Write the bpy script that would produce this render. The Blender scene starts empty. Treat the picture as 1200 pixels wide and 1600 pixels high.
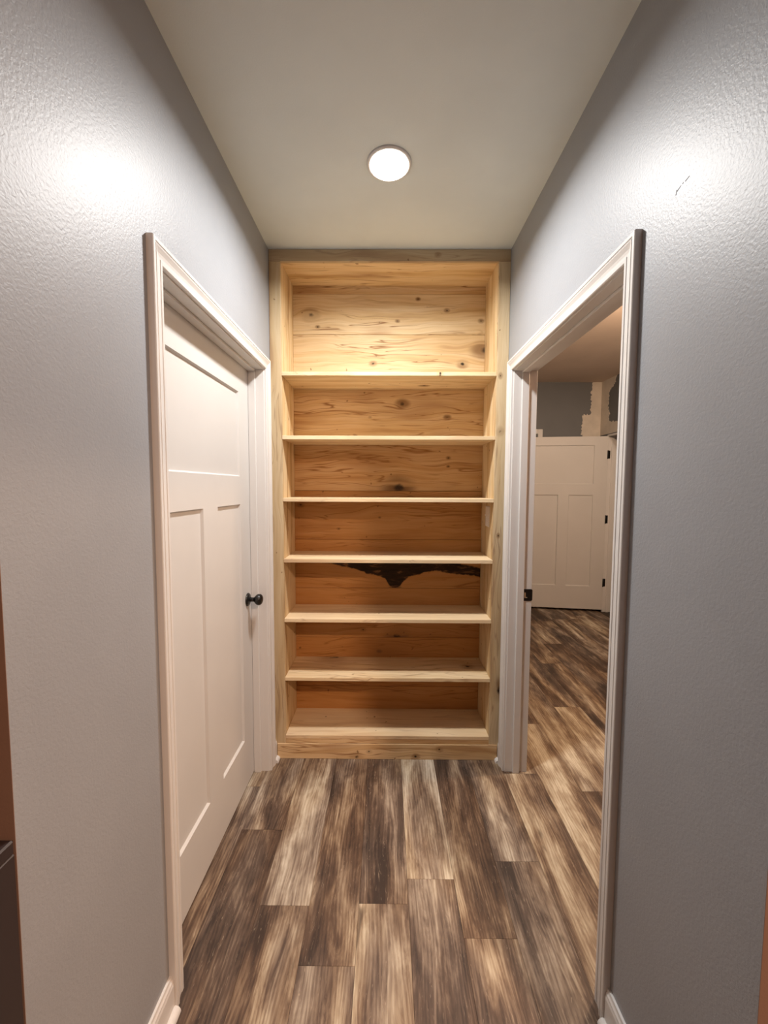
import bpy, bmesh, math, random
from mathutils import Vector, Matrix
random.seed(7)
S = bpy.context.scene
COL = S.collection
PI = math.pi

# ------------------------------------------------------------------ camera
F_PX, PITCH, YAW, ROLL, CX, CH = 620.0, 0.0626, -0.0067, -0.0043, -0.0084, 1.5141
def rot3(yaw, pitch, roll):
    c, s = math.cos(yaw), math.sin(yaw);   Ry = Matrix(((c, -s, 0), (s, c, 0), (0, 0, 1)))
    c, s = math.cos(pitch), math.sin(pitch); Rp = Matrix(((1, 0, 0), (0, c, -s), (0, s, c)))
    c, s = math.cos(roll), math.sin(roll); Rr = Matrix(((c, 0, -s), (0, 1, 0), (s, 0, c)))
    return Rr @ Rp @ Ry
R = rot3(YAW, PITCH, ROLL)
cam_d = bpy.data.cameras.new('camera'); cam = bpy.data.objects.new('camera', cam_d); COL.objects.link(cam)
M = Matrix.Identity(4)
for i in range(3):
    M[i][0] = R[0][i]; M[i][1] = R[2][i]; M[i][2] = -R[1][i]
M[0][3], M[1][3], M[2][3] = CX, 0.0, CH
cam.matrix_world = M
cam_d.sensor_fit = 'HORIZONTAL'; cam_d.sensor_width = 36.0; cam_d.lens = 36.0 * F_PX / 1200.0
cam_d.clip_start = 0.02; cam_d.clip_end = 60
S.camera = cam

# ------------------------------------------------------------------ world, lights, exposure
W_ = bpy.data.worlds.new('world'); S.world = W_; W_.use_nodes = True
bg = W_.node_tree.nodes['Background']; bg.inputs[0].default_value = (0.9, 0.75, 0.62, 1); bg.inputs[1].default_value = 0.05
S.view_settings.view_transform = 'Standard'; S.view_settings.look = 'None'
S.view_settings.gamma = 1.0; S.view_settings.use_curve_mapping = False
S.view_settings.exposure = 0.62
def area(name, loc, size, power, color, shape='DISK', rot=(0, 0, 0), size_y=None):
    l = bpy.data.lights.new(name, 'AREA'); l.shape = shape; l.size = size
    if size_y: l.size_y = size_y
    l.energy = power; l.color = color
    o = bpy.data.objects.new(name, l); COL.objects.link(o); o.location = loc; o.rotation_euler = rot
    return o
LX, LY, H = -0.005, 1.587, 2.74
hl = area('hall_lamp_light', (LX, LY, H - 0.016), 0.14, 19.5, (1.0, 0.975, 0.95)); hl.data.spread = math.radians(160)
area('foyer_fill_light', (1.3, -0.9, H - 0.03), 0.18, 66.0, (1.0, 0.66, 0.46))  # unseen warm fill added behind the camera to lift the hall
pl = bpy.data.lights.new('room_bulb_light', 'POINT'); pl.energy = 60.0; pl.color = (1.0, 0.69, 0.46); pl.shadow_soft_size = 0.06
po = bpy.data.objects.new('room_bulb_light', pl); COL.objects.link(po); po.location = (1.75, 2.15, 2.50)
area('room_fill_light', (2.2, 3.3, 2.79), 0.16, 9.0, (1.0, 0.84, 0.68))  # unseen fill added from above to bring out the open door's panels

# ------------------------------------------------------------------ key dimensions (metres)
W = 0.6272            # half width of the hall
YE = 0.625            # near end of the hall walls
D = 2.127             # front of the bookcase
YB = 2.40             # face of the bookcase back boards
WT = 0.118            # wall thickness
RW = 2.63             # right wall of the side room
YW = 4.98             # far wall of the side room
RC = 2.81             # side room ceiling
LN, LF = 1.112, 2.021 # left door jamb faces
RN, RF = 1.098, 2.033 # right doorway jamb faces
ZJ = 2.099            # underside of head jambs
CW, CT = 0.056, 0.019 # casing width, thickness

# ------------------------------------------------------------------ material helpers
def s2l(c):
    c = c / 255.0
    return c / 12.92 if c <= 0.04045 else ((c + 0.055) / 1.055) ** 2.4
def rgb(r, g, b): return (s2l(r), s2l(g), s2l(b), 1.0)
class G:
    def __init__(self, name):
        self.m = bpy.data.materials.new(name); self.m.use_nodes = True
        self.t = self.m.node_tree; self.b = self.t.nodes['Principled BSDF']
    def n(self, typ, ins=None, **props):
        nd = self.t.nodes.new(typ)
        for k, v in props.items(): setattr(nd, k, v)
        for k, v in (ins or {}).items(): self.put(nd.inputs[k], v)
        return nd
    def put(self, sock, v):
        if isinstance(v, bpy.types.NodeSocket): self.t.links.new(v, sock)
        else: sock.default_value = v
    def math(self, op, a, b=0.0, c=0.0, clamp=False):
        nd = self.t.nodes.new('ShaderNodeMath'); nd.operation = op; nd.use_clamp = clamp
        self.put(nd.inputs[0], a); self.put(nd.inputs[1], b); self.put(nd.inputs[2], c)
        return nd.outputs[0]
    def vmul(self, v, s): return self.n('ShaderNodeVectorMath', {0: v, 1: s}, operation='MULTIPLY').outputs[0]
    def vadd(self, v, s): return self.n('ShaderNodeVectorMath', {0: v, 1: s}, operation='ADD').outputs[0]
    def noise(self, v, scale=1.0, detail=3.0, rough=0.5, dist=0.0):
        return self.n('ShaderNodeTexNoise', {'Vector': v, 'Scale': scale, 'Detail': detail, 'Roughness': rough, 'Distortion': dist}).outputs[0]
    def ramp(self, f, stops, interp='LINEAR'):
        nd = self.n('ShaderNodeValToRGB', {0: f}); cr = nd.color_ramp; cr.interpolation = interp
        while len(cr.elements) < len(stops): cr.elements.new(0.5)
        for e, (p, c) in zip(cr.elements, stops):
            e.position = p; e.color = c if len(c) == 4 else (c[0], c[1], c[2], 1)
        return nd.outputs[0]
    def mr(self, v, a, b, c=0.0, d=1.0, smooth=True):
        nd = self.n('ShaderNodeMapRange', {0: v, 1: a, 2: b, 3: c, 4: d})
        nd.interpolation_type = 'SMOOTHSTEP' if smooth else 'LINEAR'
        return nd.outputs[0]
    def mix(self, f, a, b, mode='MIX'):
        nd = self.t.nodes.new('ShaderNodeMix'); nd.data_type = 'RGBA'; nd.blend_type = mode
        self.put(nd.inputs[0], f); self.put(nd.inputs[6], a); self.put(nd.inputs[7], b)
        return nd.outputs[2]
    def bump(self, h, strength, dist=0.002):
        return self.n('ShaderNodeBump', {'Height': h, 'Strength': strength, 'Distance': dist}).outputs[0]
    def comb(self, x, y, z): return self.n('ShaderNodeCombineXYZ', {0: x, 1: y, 2: z}).outputs[0]

def paint(name, col, rough, spec=0.5, bump=0.0, bscale=250.0, var=0.03):
    g = G(name); g.b.inputs['Roughness'].default_value = rough
    g.b.inputs['Specular IOR Level'].default_value = spec
    co = g.n('ShaderNodeTexCoord').outputs['Object']
    n1 = g.noise(co, 3.0, 3.0, 0.6)
    dark = tuple(c * (1 - var) for c in col[:3]) + (1,); light = tuple(min(1, c * (1 + var)) for c in col[:3]) + (1,)
    g.put(g.b.inputs['Base Color'], g.mix(g.mr(n1, 0.3, 0.7), dark, light))
    if bump:
        n2 = g.noise(co, bscale, 2.5, 0.55, 0.4)
        g.put(g.b.inputs['Normal'], g.bump(n2, bump, 0.0012))
    return g.m
M_WALL = paint('grey_wall_paint', (0.29, 0.304, 0.326, 1), 0.48, 0.60, 0.55, 150.0)
M_CEIL = paint('ceiling_paint', (0.64, 0.695, 0.705, 1), 0.85, 0.2, 0.25, 260.0)
M_CEIL_ROOM = paint('tan_ceiling_board', (0.64, 0.53, 0.44, 1), 0.9, 0.2)  # one even tan base colour for the side room ceiling
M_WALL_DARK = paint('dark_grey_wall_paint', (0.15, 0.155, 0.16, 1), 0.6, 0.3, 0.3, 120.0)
M_TRIM = paint('white_trim_paint', (0.66, 0.645, 0.625, 1), 0.34, 0.5, 0.08, 120.0, 0.015)
M_DOOR = paint('white_door_paint', (0.585, 0.572, 0.552, 1), 0.42, 0.45, 0.12, 300.0, 0.015)
M_MUD = paint('joint_compound', (0.60, 0.55, 0.48, 1), 0.9, 0.2, 0.5, 60.0, 0.12)
M_TAN = paint('brown_wall_paint', (0.22, 0.135, 0.10, 1), 0.6, 0.3, 0.2, 200.0)
M_SUB = paint('dark_underlay', (0.05, 0.035, 0.025, 1), 0.8)
M_DARKWOOD = paint('dark_cabinet_stain', (0.028, 0.018, 0.018, 1), 0.5)
M_BLACK = paint('matte_black_metal', (0.006, 0.006, 0.006, 1), 0.3, 0.5)
M_HOLE = paint('bare_wood_mortise', (0.62, 0.48, 0.34, 1), 0.7)
M_SCUFF = paint('pencil_scuff', (0.10, 0.10, 0.11, 1), 0.7)
M_PLATE = paint('switch_plastic', (0.86, 0.80, 0.75, 1), 0.35)
g = G('lamp_diffuser'); g.b.inputs['Base Color'].default_value = (0.9, 0.9, 0.9, 1)
g.b.inputs['Emission Color'].default_value = (1.0, 0.97, 0.93, 1); g.b.inputs['Emission Strength'].default_value = 9.0
M_LAMP = g.m

def wood(name, axis='X', knots=(), gash=False, hue=0.0, contrast=1.0, cool=0.0, pale=0.0):
    """pale knotty poplar; knots = (along, across, radius) in the thing's own coordinates"""
    g = G(name)
    co = g.n('ShaderNodeTexCoord').outputs['Object']
    sp = g.n('ShaderNodeSeparateXYZ', {0: co})
    X, Y, Z = sp.outputs
    a, c, dd = {'X': (X, Z, Y), 'Z': (Z, X, Y), 'XY': (X, Y, Z), 'ZY': (Z, Y, X)}[axis]
    # wobble
    wob = g.noise(g.comb(g.math('MULTIPLY', a, 2.2), g.math('MULTIPLY', c, 5.0), dd), 1.0, 2.0, 0.5)
    kmask = None; halo = None; warp = None
    for (ka, kc, kr) in knots:
        da = g.math('SUBTRACT', a, ka); dc = g.math('SUBTRACT', c, kc)
        e = g.math('ADD', g.math('POWER', g.math('ABSOLUTE', g.math('MULTIPLY', da, 0.60 / kr)), 2.0),
                   g.math('POWER', g.math('ABSOLUTE', g.math('MULTIPLY', dc, 0.85 / kr)), 2.0))
        w = g.math('MULTIPLY', dc, g.math('POWER', 2.718, g.math('MULTIPLY', e, -0.22)))
        warp = w if warp is None else g.math('ADD', warp, w)
        wobk = g.math('MULTIPLY_ADD', g.noise(co, 14.0 * 0.02 / kr, 3.0, 0.6), 2.2, g.math('SUBTRACT', e, 1.1))
        m = g.mr(wobk, -0.25, 0.45, 1.0, 0.0); h = g.mr(wobk, 0.0, 7.0, 1.0, 0.0)
        kmask = m if kmask is None else g.math('MAXIMUM', kmask, m)
        halo = h if halo is None else g.math('MAXIMUM', halo, h)
    cw = c if warp is None else g.math('MULTIPLY_ADD', warp, -0.75, c)
    cw = g.math('MULTIPLY_ADD', wob, 0.10, cw)
    rnd = g.n('ShaderNodeObjectInfo').outputs['Random']
    off = g.math('MULTIPLY', rnd, 9.0)
    ao = g.math('ADD', a, off)
    n1 = g.noise(g.comb(g.math('MULTIPLY', ao, 1.1), g.math('MULTIPLY', cw, 16.0), g.math('MULTIPLY', dd, 9.0)), 1.0, 4.0, 0.55, 0.3)
    n2 = g.noise(g.comb(g.math('MULTIPLY', ao, 3.5), g.math('MULTIPLY', cw, 120.0), g.math('MULTIPLY', dd, 60.0)), 1.0, 3.0, 0.6)
    n3 = g.noise(g.comb(g.math('MULTIPLY', ao, 1.5), g.math('MULTIPLY', cw, 26.0), g.math('ADD', g.math('MULTIPLY', dd, 20.0), 7.0)), 1.0, 2.0, 0.5, 0.8)
    n4 = g.noise(g.comb(g.math('MULTIPLY', ao, 1.4), g.math('MULTIPLY', cw, 4.0), 3.3), 1.0, 2.0, 0.5)
    light = (0.76, 0.60, 0.37, 1); mid = (0.67, 0.485, 0.255, 1); dk = (0.44, 0.26, 0.12, 1)
    col = g.ramp(n1, [(0.30, dk), (0.44, mid), (0.58, light), (0.75, mid)])
    col = g.mix(g.mr(n2, 0.45, 0.75, 0.0, 0.30 * contrast), col, dk)
    line = g.math('ABSOLUTE', g.math('SUBTRACT', n3, 0.52))
    col = g.mix(g.math('MULTIPLY', g.mr(line, 0.0, 0.030, 0.62 * contrast, 0.0), g.mr(n4, 0.38, 0.56)), col, (0.26, 0.125, 0.05, 1))
    col = g.mix(g.mr(n4, 0.55, 0.75, 0.0, 0.5 * contrast), col, (0.38, 0.225, 0.12, 1))
    if pale: col = g.mix(pale, col, (0.88, 0.71, 0.50, 1))  # lamplight on the shelf fronts put into the shelves' colour
    if cool: col = g.mix(cool, col, (0.30, 0.235, 0.165, 1))
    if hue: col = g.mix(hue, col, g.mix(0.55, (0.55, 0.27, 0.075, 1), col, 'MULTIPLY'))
    pin = g.noise(co, 34.0, 1.0, 0.4)
    col = g.mix(g.mr(pin, 0.765, 0.80, 0.0, 0.7), col, (0.16, 0.075, 0.03, 1))
    if kmask is not None:
        col = g.mix(g.math('MULTIPLY', g.math('POWER', halo, 1.6), g.mr(n3, 0.35, 0.65, 0.95, 0.30)), col, (0.20, 0.10, 0.04, 1))
        col = g.mix(g.math('MULTIPLY', kmask, 0.95), col, (0.012, 0.007, 0.005, 1))
    if gash:   # dark live-edge heartwood running through one board
        def curve(pts):
            nd = g.n('ShaderNodeFloatCurve', {1: g.math('ADD', g.math('MULTIPLY', a, 0.8), 0.5)}); cu = nd.mapping.curves[0]
            nd.mapping.use_clip = False
            for k, (x, z) in enumerate(pts):
                x = x * 0.8 + 0.5; z = (z - 0.85) * 4.0
                if k < 2: cu.points[k].location = (x, z)
                else: cu.points.new(x, z)
            cu.points.update() if hasattr(cu.points, 'update') else None
            nd.mapping.update()
            return g.math('MULTIPLY_ADD', nd.outputs[0], 0.25, 0.85)
        edge = g.math('MULTIPLY_ADD', g.noise(g.vmul(co, (22, 1, 30)), 1.0, 4.0, 0.65), 0.030, -0.015)
        zc = g.math('ADD', c, edge)
        lo = curve([(-0.60, 1.068), (-0.46, 1.060), (-0.34, 1.040), (-0.20, 1.014), (-0.12, 0.985), (-0.03, 0.962), (0.0, 0.930), (0.03, 0.902), (0.06, 0.902), (0.09, 0.930), (0.12, 0.958), (0.20, 0.985), (0.29, 1.002), (0.36, 0.992), (0.44, 0.982), (0.58, 0.968), (0.62, 0.965)])
        hi = curve([(-0.60, 1.070), (-0.46, 1.066), (-0.34, 1.058), (-0.20, 1.062), (0.0, 1.075), (0.12, 1.085), (0.28, 1.080), (0.36, 1.070), (0.46, 1.050), (0.58, 1.024), (0.62, 1.018)])
        inside = g.math('MULTIPLY', g.mr(g.math('SUBTRACT', zc, lo), -0.003, 0.006), g.mr(g.math('SUBTRACT', hi, zc), -0.004, 0.010))
        core = g.noise(g.vmul(co, (9, 1, 40)), 1.0, 3.0, 0.6, 1.0)
        gc = g.ramp(core, [(0.35, (0.005, 0.003, 0.002)), (0.58, (0.022, 0.010, 0.005)), (0.72, (0.20, 0.095, 0.035))])
        col = g.mix(g.math('MULTIPLY', inside, 0.97), col, gc)
    g.put(g.b.inputs['Base Color'], col)
    g.b.inputs['Roughness'].default_value = 0.6; g.b.inputs['Specular IOR Level'].default_value = 0.2
    g.put(g.b.inputs['Normal'], g.bump(n2, 0.15, 0.001))
    return g.m

def plank_material():
    g = G('vinyl_plank_print')
    co = g.n('ShaderNodeTexCoord').outputs['Object']
    oi = g.n('ShaderNodeObjectInfo')
    cs = g.n('ShaderNodeSeparateColor', {0: oi.outputs['Color']})
    tone, seed, con = cs.outputs
    sp = g.n('ShaderNodeSeparateXYZ', {0: co}); X, Y, Z = sp.outputs
    so = g.math('MULTIPLY', seed, 50.0)
    ym = g.math('ADD', Y, so)
    cath = g.noise(g.comb(g.math('MULTIPLY', X, 7.0), g.math('MULTIPLY', ym, 1.6), so), 1.0, 2.0, 0.5)
    xw = g.math('MULTIPLY_ADD', cath, 0.06, X)
    big = g.noise(g.comb(g.math('MULTIPLY', xw, 9.0), g.math('MULTIPLY', ym, 1.5), so), 1.0, 2.5, 0.5, 0.6)
    mid = g.noise(g.comb(g.math('MULTIPLY', xw, 34.0), g.math('MULTIPLY', ym, 4.6), so), 1.0, 5.0, 0.66, 1.0)
    mot = g.noise(g.comb(g.math('MULTIPLY', X, 16.0), g.math('MULTIPLY', ym, 7.0), g.math('ADD', so, 3.0)), 1.0, 3.0, 0.6, 0.4)
    fine = g.noise(g.comb(g.math('MULTIPLY', xw, 330.0), g.math('MULTIPLY', ym, 9.0), so), 1.0, 3.0, 0.6)
    wave = g.n('ShaderNodeTexWave', {'Vector': g.comb(g.math('MULTIPLY', xw, 1.0), g.math('MULTIPLY', ym, 0.10), so), 'Scale': 26.0, 'Distortion': 9.0, 'Detail': 3.0, 'Detail Scale': 0.8}, wave_type='BANDS').outputs[1]
    f = g.math('MULTIPLY_ADD', g.math('SUBTRACT', big, 0.5), 1.45, g.math('SUBTRACT', tone, 0.06))
    f = g.math('MULTIPLY_ADD', g.math('SUBTRACT', mid, 0.5), 0.85, f)
    f = g.math('MULTIPLY_ADD', g.math('SUBTRACT', fine, 0.5), 0.28, f)
    f = g.math('MULTIPLY_ADD', g.math('SUBTRACT', wave, 0.5), 0.10, f)
    f = g.math('MULTIPLY_ADD', g.math('SUBTRACT', mot, 0.5), 0.55, f)
    col = g.ramp(f, [(0.08, rgb(56, 42, 33)), (0.32, rgb(89, 69, 54)), (0.50, rgb(125, 104, 83)), (0.68, rgb(161, 144, 120)), (0.92, rgb(201, 190, 167))])
    grey = g.noise(g.comb(g.math('MULTIPLY', X, 5.0), g.math('MULTIPLY', ym, 1.2), g.math('ADD', so, 5.0)), 1.0, 2.0)
    hs = g.n('ShaderNodeHueSaturation', {'Saturation': 0.55, 'Value': 0.98, 'Color': col}).outputs[0]
    col = g.mix(g.mr(grey, 0.42, 0.66, 0.0, 0.6), col, hs)
    kn = g.noise(g.comb(g.math('MULTIPLY', X, 13.0), g.math('MULTIPLY', ym, 5.0), g.math('ADD', so, 9.0)), 1.0, 2.0, 0.6, 0.6)
    col = g.mix(g.mr(kn, 0.67, 0.78, 0.0, 0.75), col, rgb(52, 40, 34))
    tick = g.noise(g.comb(g.math('MULTIPLY', xw, 230.0), g.math('MULTIPLY', ym, 22.0), g.math('ADD', so, 2.0)), 1.0, 2.0, 0.5, 1.6)
    col = g.mix(g.mr(tick, 0.64, 0.76, 0.0, 0.35), col, rgb(196, 178, 154))
    g.put(g.b.inputs['Base Color'], col)
    g.put(g.b.inputs['Roughness'], g.mr(fine, 0.3, 0.7, 0.50, 0.62))
    g.b.inputs['Specular IOR Level'].default_value = 0.35
    g.put(g.b.inputs['Normal'], g.bump(g.math('ADD', fine, mid), 0.2, 0.0008))
    return g.m

# ------------------------------------------------------------------ mesh helpers
def box(bm, x0, x1, y0, y1, z0, z1, bev=0.0, seg=1):
    b = bmesh.new(); bmesh.ops.create_cube(b, size=1.0)
    for v in b.verts:
        v.co = Vector((x0 + (v.co.x + .5) * (x1 - x0), y0 + (v.co.y + .5) * (y1 - y0), z0 + (v.co.z + .5) * (z1 - z0)))
    if bev: bmesh.ops.bevel(b, geom=list(b.edges), offset=bev, segments=seg, affect='EDGES', profile=0.5)
    me = bpy.data.meshes.new('tmp'); b.to_mesh(me); b.free(); bm.from_mesh(me); bpy.data.meshes.remove(me)
    return bm
def prism(bm, pts, path_a, path_b, fa=None, fb=None):
    """loft profile: pts placed by function fa at start and fb at the end; both return Vector"""
    A = [bm.verts.new(fa(*p)) for p in pts]; B = [bm.verts.new(fb(*p)) for p in pts]
    n = len(pts)
    for i in range(n): bm.faces.new((A[i], A[(i + 1) % n], B[(i + 1) % n], B[i]))
    bm.faces.new(A[::-1]); bm.faces.new(B)
    bmesh.ops.recalc_face_normals(bm, faces=bm.faces)
    return bm
def lathe(bm, prof, centre, axis, seg=32):
    """prof = (distance along axis, radius)"""
    ax = Vector(axis).normalized(); u = ax.orthogonal().normalized(); v = ax.cross(u); c = Vector(centre)
    rings = []
    for (t, r) in prof:
        if r < 1e-6: rings.append([bm.verts.new(c + ax * t)])
        else: rings.append([bm.verts.new(c + ax * t + (u * math.cos(2 * PI * k / seg) + v * math.sin(2 * PI * k / seg)) * r) for k in range(seg)])
    for a, b in zip(rings, rings[1:]):
        for k in range(seg):
            k2 = (k + 1) % seg
            if len(a) == 1 and len(b) == 1: continue
            if len(a) == 1: bm.faces.new((a[0], b[k], b[k2]))
            elif len(b) == 1: bm.faces.new((a[k], b[0], a[k2]))
            else: bm.faces.new((a[k], b[k], b[k2], a[k2]))
    for f in bm.faces: f.smooth = True
    bmesh.ops.recalc_face_normals(bm, faces=bm.faces)
    return bm
def obj(name, bm, mat, parent=None, label=None, base=None):
    """base: world origin of the object; children use the root's location"""
    org = base or (parent['_org'] if parent and '_org' in parent else (0, 0, 0))
    for v in bm.verts: v.co -= Vector(org)
    me = bpy.data.meshes.new(name); bm.to_mesh(me); bm.free(); me.materials.append(mat)
    o = bpy.data.objects.new(name, me); COL.objects.link(o)
    if parent:
        o.parent = parent; o['_org'] = org
        po = parent['_org'] if '_org' in parent else (0, 0, 0)
        o.location = Vector(org) - Vector(po)
    else:
        o.location = org; o['_org'] = org
    if label: o['label'] = label
    return o
def empty(name, loc=(0, 0, 0)):
    e = bpy.data.objects.new(name, None); COL.objects.link(e); e.location = loc; e['_org'] = tuple(loc); e.empty_display_size = 0.1
    return e
def thing(name, loc, label, cat, group=None):
    e = empty(name, loc); e['label'] = label; e['category'] = cat
    if group: e['group'] = group
    return e
def structure(o, label, cat):
    o['kind'] = 'structure'; o['label'] = label; o['category'] = cat
    return o
NB = bmesh.new

# ------------------------------------------------------------------ setting: walls, ceiling, floor
XS = W + WT
def wall(name, boxes, mat, label):
    bm = NB()
    for b in boxes: box(bm, *b)
    return structure(obj(name, bm, mat), label, 'wall')
wall_left = wall('wall_left', [
    (-XS, -W, YE, LN - .019, 0, H), (-XS, -W, LN - .019, LF + .019, ZJ + .019, H), (-XS, -W, LF + .019, 2.55, 0, H)],
    M_WALL, 'grey satin painted hall wall on the left around the closed white door')
wall_right = wall('wall_right', [
    (W, XS, YE, RN - .019, 0, RC), (W, XS, RN - .019, RF + .019, ZJ + .019, RC), (W, XS, RF + .019, YW, 0, RC)],
    M_WALL, 'grey satin painted hall wall on the right around the open doorway')
wall('wall_back', [(-W, W, 2.46, 2.56, 0, H)], M_WALL, 'wall closing the niche behind the bookcase')
FX = 1.9
wall('wall_front_left', [(-FX, -W - WT, YE, YE + .10, 0, H)], M_TAN, 'dim brown wall past the near end of the left hall wall')
wall('wall_front_right', [(XS, RW, YE, YE + .10, 0, RC)], M_TAN, 'orange brown wall past the near end of the right hall wall')
# end caps of the two hall walls are painted like the room they face
for sgn, nm in ((-1, 'wall_end_left'), (1, 'wall_end_right')):
    bm = NB(); x0, x1 = sorted((sgn * W, sgn * XS)); box(bm, x0, x1, YE - .001, YE, 0, H)
    structure(obj(nm, bm, M_TAN), 'brown painted end of the %s hall wall' % ('left' if sgn < 0 else 'right'), 'wall')
wall('wall_foyer_left', [(-FX - .1, -FX, -2.2, YE + .1, 0, H)], M_TAN, 'left wall of the space behind the hall opening')
wall('wall_foyer_right', [(RW, RW + .1, -2.2, YE, 0, H)], M_TAN, 'right wall of the space behind the hall opening')
wall('wall_foyer_back', [(-FX, RW, -2.3, -2.2, 0, H)], M_TAN, 'wall behind the camera')
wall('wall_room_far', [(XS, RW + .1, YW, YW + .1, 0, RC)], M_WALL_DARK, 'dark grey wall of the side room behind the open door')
DH0, DH1, DHZ = 3.88, 4.792, 2.150
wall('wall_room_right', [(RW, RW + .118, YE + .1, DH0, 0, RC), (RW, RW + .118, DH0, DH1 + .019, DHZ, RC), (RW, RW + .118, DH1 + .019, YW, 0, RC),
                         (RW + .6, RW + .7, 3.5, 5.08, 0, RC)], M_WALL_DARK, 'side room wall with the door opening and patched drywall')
bm = NB(); box(bm, -W, W, YE, 2.46, H, H + .08)
structure(obj('ceiling', bm, M_CEIL), 'off-white flat hall ceiling with one round light', 'ceiling')
bm = NB(); box(bm, -FX - .1, RW + .1, -2.3, YE, H, H + .08)
structure(obj('ceiling_foyer', bm, M_CEIL), 'ceiling of the space in front of the hall', 'ceiling')
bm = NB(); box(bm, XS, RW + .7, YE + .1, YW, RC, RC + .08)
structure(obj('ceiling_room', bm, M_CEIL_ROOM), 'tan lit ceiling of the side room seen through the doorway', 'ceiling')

bm = NB(); box(bm, -FX - .1, RW + .7, -2.3, YW + .1, -.05, -.0055)
floor = structure(obj('floor', bm, M_SUB), 'brown and cream wood-look vinyl plank floor', 'floor')
# planks, each one an object; columns are 0.18 m wide, boards 1.25 m long
PW, PL = 0.18, 1.25
M_PLANK = plank_material()
def plank_mesh(w, l):
    b = NB(); box(b, -w / 2, w / 2, -l / 2, l / 2, -.0055, 0)
    tops = [e for e in b.edges if all(v.co.z > -1e-6 for v in e.verts)]
    bmesh.ops.bevel(b, geom=tops, offset=.0004, segments=1, affect='EDGES')
    me = bpy.data.meshes.new('plank'); b.to_mesh(me); b.free(); me.materials.append(M_PLANK); return me
FULL = plank_mesh(PW - .0006, PL - .0006)
JOINTS = {-3: 1.66, -2: 1.343, -1: 1.163, 0: 1.353, 1: 1.446, 2: 1.245, 3: 1.522, 5: 2.467, 7: 2.665, 8: 3.35, 6: 3.15, 4: 2.02}
TONES = {  # (column, boards beyond the joint) -> tone, seed
    (1, 0): (0.68, .11), (1, -1): (0.39, .50), (0, 0): (0.42, .33), (0, -1): (0.58, .43), (-1, 0): (0.40, .71), (-1, -1): (0.50, .83),
    (-2, 0): (0.64, .27), (-2, -1): (0.38, .05), (-3, 0): (0.44, .64), (-3, -1): (0.36, .92), (2, 0): (0.46, .38), (2, -1): (0.48, .19),
    (3, 0): (0.44, .57), (3, -1): (0.50, .77), (7, -1): (0.62, .61), (5, -1): (0.60, .35), (4, -1): (0.56, .15)}
for k in range(-10, 15):
    x0 = -.102 + PW * k; xc = x0 + PW / 2
    ylo, yhi = -2.2, (2.135 if x0 < .57 else YW)
    if x0 + PW < -XS + .02: yhi = YE
    j = JOINTS.get(k, 1.0 + random.random() * PL)
    for n in range(-4, 5):
        y0, y1 = j + n * PL, j + (n + 1) * PL
        a, b = max(y0, ylo), min(y1, yhi)
        if b - a < .03: continue
        full = (a == y0 and b == y1)
        me = FULL if full else plank_mesh(PW - .0006, b - a - .0006)
        o = bpy.data.objects.new('plank', me); COL.objects.link(o); o.parent = floor
        o.location = (xc, (a + b) / 2, 0)
        t, s = TONES.get((k, n), (random.uniform(.33, .60), random.random()))
        o.color = (t, s, 0.5, 1)

# ------------------------------------------------------------------ trim profiles
CASE = [(0, 0), (0, .0095), (.003, .0120), (.012, .0125), (.0135, .0108), (.016, .0108), (.020, .0112), (.027, .0128), (.034, .0160), (.038, .0180),
        (.041, .0186), (.0425, .0168), (.0445, .0168), (.0455, .0190), (.054, .0190), (.056, .0172), (.056, 0)]
def casing_set(parent, side, y0, y1, zt, mat=M_TRIM, xw=W):
    """three mitred pieces round an opening; y0/y1/zt are the casing's inner edges; side -1 left wall, +1 right wall"""
    sx = -side
    def P(u, t, y, z, dy, dz): return Vector((side * xw + sx * t, y + dy * u, z + dz * u))
    prism_ = lambda fa, fb: prism(NB(), CASE, None, None, fa, fb)
    obj('casing', prism_(lambda u, t: P(u, t, y0, 0, -1, 0), lambda u, t: P(u, t, y0, zt, -1, 1)), mat, parent)
    obj('casing', prism_(lambda u, t: P(u, t, y1, 0, 1, 0), lambda u, t: P(u, t, y1, zt, 1, 1)), mat, parent)
    obj('casing', prism_(lambda u, t: P(u, t, y0, zt, -1, 1), lambda u, t: P(u, t, y1, zt, 1, 1)), mat, parent)
def jamb_set(parent, side, y0, y1, zt, stop0, stop1, mat=M_TRIM):
    """y0/y1/zt inner faces; stop0..stop1 distances from the hall face of the wall"""
    def bx(name, a0, a1, ya, yb, za, zb, bev=.001):
        xa, xb = sorted((side * (W + a0), side * (W + a1)))
        return obj(name, box(NB(), xa, xb, ya, yb, za, zb, bev), mat, parent)
    bx('jamb', 0, WT, y0 - .019, y0, 0, zt + .019); bx('jamb', 0, WT, y1, y1 + .019, 0, zt + .019)
    bx('jamb', 0, WT, y0, y1, zt, zt + .019)
    bx('stop', stop0, stop1, y0, y0 + .011, 0, zt, .0015); bx('stop', stop0, stop1, y1 - .011, y1, 0, zt, .0015)
    bx('stop', stop0, stop1, y0 + .011, y1 - .011, zt - .011, zt, .0015)

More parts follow.
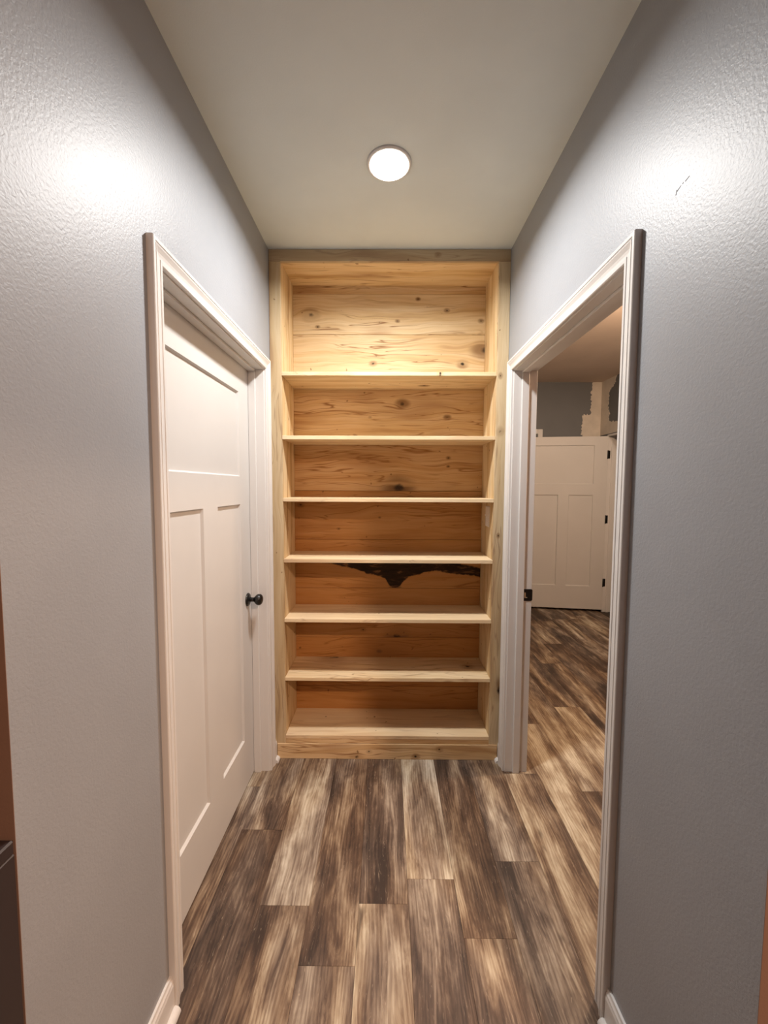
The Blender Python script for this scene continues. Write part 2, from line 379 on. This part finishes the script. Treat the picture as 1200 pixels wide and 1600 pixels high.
def door_leaf(parent, org, udir, ndir, width, height, thick, panels, mat=M_DOOR, depth=.010, slope=.006):
    """leaf with sunk flat panels; org = bottom corner of the visible face, udir along width, ndir out of the face"""
    o_, u_, n_ = Vector(org), Vector(udir).normalized(), Vector(ndir).normalized()
    def P(u, z, d): return o_ + u_ * u + Vector((0, 0, z)) - n_ * d
    us = sorted({0, width} | {q for p in panels for q in p[:2]}); zs = sorted({0, height} | {q for p in panels for q in p[2:]})
    b = NB()
    def quad(*ps): b.faces.new([b.verts.new(p) for p in ps])
    for ua, ub in zip(us, us[1:]):
        for za, zb in zip(zs, zs[1:]):
            if any(p[0] <= (ua + ub) / 2 <= p[1] and p[2] <= (za + zb) / 2 <= p[3] for p in panels): continue
            quad(P(ua, za, 0), P(ub, za, 0), P(ub, zb, 0), P(ua, zb, 0))
    s = slope
    for (ua, ub, za, zb) in panels:
        o4 = [(ua, za), (ub, za), (ub, zb), (ua, zb)]; i4 = [(ua + s, za + s), (ub - s, za + s), (ub - s, zb - s), (ua + s, zb - s)]
        for k in range(4):
            k2 = (k + 1) % 4
            quad(P(*o4[k], 0), P(*o4[k2], 0), P(*i4[k2], depth), P(*i4[k], depth))
    for (a, c) in (((0, 0), (width, 0)), ((width, 0), (width, height)), ((width, height), (0, height)), ((0, height), (0, 0))):
        quad(P(*a, 0), P(*a, thick), P(*c, thick), P(*c, 0))
    quad(P(0, 0, thick), P(0, height, thick), P(width, height, thick), P(width, 0, thick))
    bmesh.ops.remove_doubles(b, verts=b.verts, dist=1e-6); bmesh.ops.recalc_face_normals(b, faces=b.faces)
    obj('door_leaf', b, mat, parent)
    for (ua, ub, za, zb) in panels:
        b = NB(); q = [(ua + s, za + s), (ub - s, za + s), (ub - s, zb - s), (ua + s, zb - s)]
        F = [b.verts.new(P(u, z, depth)) for u, z in q]; K = [b.verts.new(P(u, z, depth + .012)) for u, z in q]
        b.faces.new(F); b.faces.new(K[::-1])
        for k in range(4): b.faces.new((F[k], K[k], K[(k + 1) % 4], F[(k + 1) % 4]))
        bmesh.ops.recalc_face_normals(b, faces=b.faces)
        obj('panel', b, mat, parent)

# ------------------------------------------------------------------ left door (closed)
d1 = structure(empty('door_1', (-W, (LN + LF) / 2, 0)), 'closed white three-panel door with black knob in the left wall', 'door')
jamb_set(d1, -1, LN, LF, ZJ, .042, .077)
casing_set(d1, -1, LN - .005, LF + .005, ZJ + .005)
DX = -.705
door_leaf(d1, (DX, LN + .003, .010), (0, 1, 0), (1, 0, 0), LF - LN - .006, ZJ - .013, .035,
          [(1.268 - LN - .003, 1.500 - LN - .003, .245, 1.420), (1.630 - LN - .003, 1.884 - LN - .003, .245, 1.420), (1.268 - LN - .003, 1.884 - LN - .003, 1.552, 1.948)])
kc = (DX, 1.957, .948)
knob = obj('knob', lathe(NB(), [(.010, 0.009), (.014, .0115), (.030, .0105), (.036, .013), (.041, .020), (.048, .0258), (.056, .0282), (.064, .0275), (.071, .022), (.075, .013), (.076, 0)], kc, (1, 0, 0)), M_BLACK, d1, 'round black door knob')
obj('rose', lathe(NB(), [(0, 0), (0, .0325), (.004, .0325), (.008, .029), (.011, .021), (.0125, .012), (.0125, 0)], kc, (1, 0, 0)), M_BLACK, knob, 'black round backplate')

# ------------------------------------------------------------------ right doorway (open)
d2 = structure(empty('door_2', (W, (RN + RF) / 2, 0)), 'white cased open doorway in the right wall leading to the side room', 'doorway')
jamb_set(d2, 1, RN, RF, ZJ, .040, .075)
casing_set(d2, 1, RN - .005, RF + .005, ZJ + .005)
# strike plate on the far jamb: rounded leaf with a latch hole
sz0, sz1, sx0, sx1 = .928, .990, W + .075, W + WT + .004
def plate_outline(x0, x1, z0, z1, r=.008):
    pts = [(x0, z0), (x0, z1)]
    for k in range(6):
        a = PI / 2 - k * PI / 10; pts.append((x1 - r + r * math.cos(a), z1 - r + r * math.sin(a)))
    for k in range(6):
        a = -k * PI / 10; pts.append((x1 - r + r * math.cos(a), z0 + r + r * math.sin(a)))
    return pts
b = NB(); pts = plate_outline(sx0, sx1, sz0, sz1)
prism(b, pts, None, None, lambda x, z: Vector((x, RF - .0018, z)), lambda x, z: Vector((x, RF + .0002, z)))
strike = obj('strike_plate', b, M_BLACK, d2, 'black latch strike plate')
obj('latch_hole', box(NB(), sx0 + .005, sx0 + .012, RF - .0026, RF - .0016, .947, .972), M_HOLE, strike, 'pale latch hole in the black plate')
obj('latch_hole', box(NB(), sx0 + .005, sx0 + .020, RF - .0026, RF - .0016, .944, .948), M_HOLE, strike, 'pale latch hole in the black plate')

# ------------------------------------------------------------------ baseboards with quarter-round shoe
BB = [(0, 0), (.0135, 0), (.0135, .082), (.0115, .090), (.0115, .094), (.008, .100), (.0065, .108), (0, .108)]
SH = [(.0135, 0)] + [(.0135 + .018 * math.cos(a), .018 * math.sin(a)) for a in [k * PI / 12 for k in range(7)]]
def baseboard(name, side, y0, y1, label, xw=W):
    f = lambda y: (lambda t, z: Vector((side * xw - side * t, y, z)))
    o = obj(name, prism(NB(), BB, None, None, f(y0), f(y1)), M_TRIM)
    structure(o, label, 'baseboard')
    obj('shoe_moulding', prism(NB(), SH, None, None, f(y0), f(y1)), M_TRIM, o)
lo_n, lo_f = LN - .005 - CW, LF + .005 + CW
ro_n, ro_f = RN - .005 - CW, RF + .005 + CW
baseboard('baseboard_left', -1, YE, lo_n, 'white baseboard along the near part of the left grey wall')
baseboard('baseboard_right', 1, YE, ro_n, 'white baseboard along the near part of the right grey wall')
baseboard('baseboard_left_far', -1, lo_f, D, 'short white baseboard stub between left door casing and bookcase')
baseboard('baseboard_right_far', 1, ro_f, D, 'short white baseboard stub between right doorway casing and bookcase')
# side room baseboard on the back of the hall wall
f = lambda y: (lambda t, z: Vector((XS + t, y, z)))
o = structure(obj('baseboard_room', prism(NB(), BB, None, None, f(RF + .07), f(YW)), M_TRIM), 'white baseboard inside the side room', 'baseboard')

# ------------------------------------------------------------------ side room: open door, its frame, patched drywall
d3 = structure(empty('door_3', (RW, DH1, 0)), 'white three-panel door standing open against the dark grey wall in the side room', 'door')
ua = Vector((1.70 - 2.632, 4.915 - 4.79, 0)); wd = ua.length; un = ua.normalized(); nn = Vector((-un.y, un.x, 0))
if nn.y > 0: nn = -nn
# measured from the hinge edge
door_leaf(d3, (2.628, 4.786, .030), un, nn, wd, 2.100, .035,
          [(.150, .428, .283, 1.398), (.550, .828, .283, 1.398), (.150, .828, 1.530, 1.996)])
obj('jamb', box(NB(), RW - .002, RW + .118, DH1, DH1 + .019, 0, DHZ - .02, .001), M_TRIM, d3)
obj('jamb', box(NB(), RW - .002, RW + .118, DH0, DH0 + .019, 0, DHZ - .02, .001), M_TRIM, d3)
obj('jamb', box(NB(), RW - .002, RW + .118, DH0, DH1 + .019, DHZ - .02, DHZ, .001), M_TRIM, d3)
obj('stop', box(NB(), RW + .040, RW + .075, DH1 - .011, DH1, 0, DHZ - .02, .001), M_TRIM, d3)
for hz in (1.913, 1.137, .364):
    b = NB(); box(b, RW - .001, RW + .028, DH1 - .0025, DH1 - .0005, hz - .048, hz + .048, .001)
    h = obj('hinge', b, M_BLACK, d3, 'black butt hinge')
    obj('knuckle', lathe(NB(), [(-.05, 0), (-.05, .006), (.05, .006), (.05, 0)], (RW - .004, DH1 - .010, hz), (0, 0, 1), 12), M_BLACK, h)
# another door casing on the far wall peeks over the open door
t1 = empty('trim_1', (1.86, YW, 0)); structure(t1, 'white casing corner showing above the left top of the open side room door', 'trim')
obj('casing', box(NB(), 1.855, 1.913, YW - .018, YW, 0, 2.236, .003), M_TRIM, t1)
obj('casing', box(NB(), .95, 1.855, YW - .018, YW, 2.178, 2.236, .003), M_TRIM, t1)
# joint compound: ragged thin coats over the corner
def ragged(name, pts, to3, thick, mat, parent, seed, amp=.014, sub=10):
    rr = random.Random(seed); P2 = []
    for i, (a, c, rag) in enumerate(pts):
        a2, c2, _ = pts[(i + 1) % len(pts)]
        P2.append((a, c))
        if rag:
            for k in range(1, sub):
                t = k / sub; w = rr.uniform(-amp, amp); L = math.hypot(a2 - a, c2 - c) or 1
                P2.append((a + (a2 - a) * t - (c2 - c) / L * w, c + (c2 - c) * t + (a2 - a) / L * w))
    from mathutils.geometry import tessellate_polygon
    b = NB(); F = [b.verts.new(to3(a, c, thick)) for a, c in P2]; K = [b.verts.new(to3(a, c, 0)) for a, c in P2]; n = len(F)
    for tri in tessellate_polygon([[Vector((a, c, 0)) for a, c in P2]]): b.faces.new([F[q] for q in tri])
    for i in range(n): b.faces.new((F[i], K[i], K[(i + 1) % n], F[(i + 1) % n]))
    bmesh.ops.recalc_face_normals(b, faces=b.faces)
    return obj(name, b, mat, parent)
wrf = bpy.data.objects['wall_room_far']; wrr = bpy.data.objects['wall_room_right']
fx = lambda a, c, t: Vector((a, YW - t, c))
rx = lambda a, c, t: Vector((RW - t, a, c))
ragged('joint_compound', [(RW, RC, 0), (2.515, RC, 1), (2.50, 2.62, 1), (2.50, 2.42, 1), (2.40, 2.41, 1), (2.39, 2.20, 1), (2.42, 2.13, 0), (RW, 2.13, 0)], fx, .003, M_MUD, wrf, 3)
ragged('joint_compound', [(YW, RC, 0), (4.66, RC, 1), (4.70, 2.72, 1), (4.80, 2.68, 1), (4.83, 2.50, 1), (4.78, 2.40, 1), (4.81, 2.30, 1), (4.55, 2.27, 1), (4.40, 2.25, 0), (4.40, 2.16, 0), (YW, 2.16, 0)], rx, .003, M_MUD, wrr, 5)

# ------------------------------------------------------------------ built-in bookcase
BC = (0, D, 0)
bc = thing('bookcase', BC, 'built-in knotty pine bookcase with six shelves filling the end wall up to the ceiling', 'bookcase')
LB = lambda x, z, r: (x, z, r)
SI = .566                                # inner half width
m_side = wood('wood_side_panel', 'ZY', [], contrast=.8)
m_stL = wood('wood_stile_left', 'Z', [], cool=.35)
m_stR = wood('wood_stile_right', 'Z', [(.401, .617, .022), (1.811, .589, .009), (1.256, .592, .005), (2.10, .585, .006)], cool=.35)
m_head = wood('wood_header', 'X', [(.25, 2.71, .006)], cool=.6)  # grey-brown mix: shade close under the ceiling put into the header's colour
m_shelf = wood('wood_shelf', 'XY', [], contrast=.8, pale=.35)
m_shelf1 = wood('wood_shelf_top', 'XY', [(.205, .205, .011), (.27, .000, .006)], contrast=.8, pale=.15)
m_shelf5 = wood('wood_shelf_streaked', 'XY', [(-.33, .265, .03), (.47, .15, .014)], contrast=1.2, pale=.15)
m_base = wood('wood_plinth', 'X', [(-.17, .012, .014), (-.10, .045, .006), (.29, .060, .007), (.16, .018, .008)], hue=.25, contrast=1.3)
m_top = wood('wood_top_panel', 'XY', [], hue=.1)
m_dark = wood('wood_frame_edge', 'Z', [])
e = .0005
# face frame stiles and header
obj('stile', box(NB(), -W + e, -.566, D, D + .019, .0, 2.678, .002, 2), m_stL, bc)
obj('stile', box(NB(), .566, W - e, D, D + .019, .0, 2.678, .002, 2), m_stR, bc)
obj('header_rail', box(NB(), -W + e, W - e, D, D + .019, 2.678, H - e, .002, 2), m_head, bc)
obj('bottom_rail', box(NB(), -.566, .566, D + .001, D + .019, .086, .112, .001), m_base, bc)
obj('plinth_board', box(NB(), -W + .016, W - .016, D - .006, D, .0, .087, .002, 2), m_base, bc)
# box
obj('side_panel', box(NB(), -SI - .019, -SI, D + .019, YB + .019, .0, H - .03), m_side, bc)
obj('side_panel', box(NB(), SI, SI + .019, D + .019, YB + .019, .0, H - .03), m_side, bc)
obj('top_panel', box(NB(), -SI, SI, D + .019, YB, 2.690, 2.709), m_top, bc)
for i, zt in enumerate((2.119, 1.786, 1.454, 1.123, .793, .463)):
    mat = m_shelf1 if i == 0 else (m_shelf5 if i == 5 else m_shelf)
    obj('shelf', box(NB(), -.5655, .5655, D + .0005, YB, zt - .020, zt, .0012), mat, bc)
obj('shelf', box(NB(), -.5655, .5655, D + .0005, YB, .112, .132, .0012), m_shelf, bc, 'bottom shelf board')
# horizontal back boards with open joints
seams = [.112, .277, .587, .896, 1.196, 1.491, 1.767, 2.092, 2.411, 2.641, 2.709]
knots = [  # (x, z, radius) in the bookcase's own coordinates
    (-.05, .50, .006), (-.15, .635, .006), (.06, .600, .026), (.045, .905, .012), (-.30, 1.26, .004), (-.53, 1.405, .008), (-.05, 1.33, .003),
    (.058, 1.512, .034), (.36, 1.69, .005), (.36, 1.64, .004), (.083, 2.010, .0145), (-.11, 1.93, .004), (.35, 1.93, .008), (-.20, 1.82, .005),
    (-.24, 1.815, .004), (.02, 1.81, .004), (-.093, 2.244, .008), (.437, 2.242, .012), (.562, 2.32, .026), (-.46, 2.18, .004),
    (-.463, 2.52, .018), (-.42, 2.455, .005), (.34, 2.55, .006), (.17, 2.615, .005), (.05, 2.49, .005), (.54, 2.49, .006)]
shade_hues = [.85, .9, .85, .85, .8, .55, .35, .15, .05, .15, .5]  # deeper orange low down: bay shade and wood bounce put into the colour
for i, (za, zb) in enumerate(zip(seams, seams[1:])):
    mt = wood('wood_back_board_%d' % i, 'X', [k for k in knots if za - .01 < k[1] < zb + .004], gash=(i == 3), hue=shade_hues[i], contrast=1.5)
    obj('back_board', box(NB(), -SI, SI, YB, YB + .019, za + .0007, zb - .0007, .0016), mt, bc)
obj('back_sheet', box(NB(), -SI - .019, SI + .019, YB + .0195, YB + .026, .0, H - .03), M_SUB, bc)

# ------------------------------------------------------------------ toggle switch on the bookcase's right side
sw = thing('light_switch', (SI, 2.249, 1.351), 'white toggle light switch plate on the right inner side of the fourth shelf bay', 'switch')
b = NB(); box(b, SI - .0055, SI, 2.249 - .036, 2.249 + .036, 1.351 - .058, 1.351 + .058)
bmesh.ops.bevel(b, geom=[x for x in b.edges if all(v.co.x < SI - .003 for v in x.verts)], offset=.003, segments=2, affect='EDGES')
obj('plate', b, M_PLATE, sw)
b = NB(); prism(b, [(-.004, -.006), (.004, -.006), (.004, .006), (-.004, .006)], None, None,
      lambda y, z: Vector((SI - .0055, 2.249 + y, 1.351 + z)), lambda y, z: Vector((SI - .017, 2.249 + y * .8, 1.360 + z * .7)))
obj('toggle', b, M_PLATE, sw)
for dz in (-.030, .030):
    obj('screw', lathe(NB(), [(0, 0), (0, .0032), (.0012, .0026), (.0014, 0)], (SI - .0055, 2.249, 1.351 + dz), (-1, 0, 0), 12), M_PLATE, sw)

# ------------------------------------------------------------------ round flush ceiling light
cl = thing('ceiling_light', (LX, LY, H), 'round white flush ceiling light, lit, in the middle of the hall ceiling', 'light')
obj('trim_ring', lathe(NB(), [(0, .0), (0, .085), (.004, .0845), (.007, .079), (.0075, .0735), (.006, .073), (.004, .0)], (LX, LY, H), (0, 0, -1), 48), M_TRIM, cl)
obj('diffuser', lathe(NB(), [(.0065, 0), (.0065, .0725), (.010, .071), (.0125, .062), (.014, .035), (.0145, 0)], (LX, LY, H), (0, 0, -1), 48), M_LAMP, cl)

# ------------------------------------------------------------------ dark cabinet past the near end of the left wall
cb = thing('cabinet', (-1.15, .42, 0), 'dark stained cabinet standing past the near end of the left wall', 'cabinet')
obj('body', box(NB(), -1.60, -.6275, .30, YE - .002, .06, .90, .002), M_DARKWOOD, cb)
obj('top', box(NB(), -1.62, -.6275, .28, YE - .002, .90, .925, .003), M_DARKWOOD, cb)
for x0 in (-1.595, -1.148):
    dr = obj('door', box(NB(), x0, x0 + .443, .280, .2995, .08, .88, .003), M_DARKWOOD, cb)
    obj('handle', box(NB(), x0 + .2, x0 + .24, .255, .2795, .62, .632, .003), M_BLACK, dr)
obj('base', box(NB(), -1.58, -.66, .33, YE - .002, 0, .06), M_DARKWOOD, cb)

# ------------------------------------------------------------------ faint dashed scratch high on the right wall
sc = []
def dash(y0, z0, y1, z1, w=.0011):
    b = NB(); d = Vector((0, y1 - y0, z1 - z0)).normalized(); n = Vector((0, -d.z, d.y)) * w
    A, B = Vector((W, y0, z0)), Vector((W, y1, z1)); t = Vector((-.0004, 0, 0))
    for q in ([A - n + t, A + n + t, B + n * .5 + t, B - n * .5 + t],):
        F = [b.verts.new(v) for v in q]; K = [b.verts.new(v - t) for v in q]
        b.faces.new(F); [b.faces.new((F[k], K[k], K[(k + 1) % 4], F[(k + 1) % 4])) for k in range(4)]
    bmesh.ops.recalc_face_normals(b, faces=b.faces)
    return obj('scratch', b, M_SCUFF, wall_right, 'short thin dark scratch')
for q in ((.923, 2.160, .921, 2.170), (.921, 2.166, .908, 2.170), (.904, 2.1705, .901, 2.1715), (.896, 2.170, .884, 2.172)): dash(*q)

for o in bpy.data.objects:
    if '_org' in o: del o['_org']
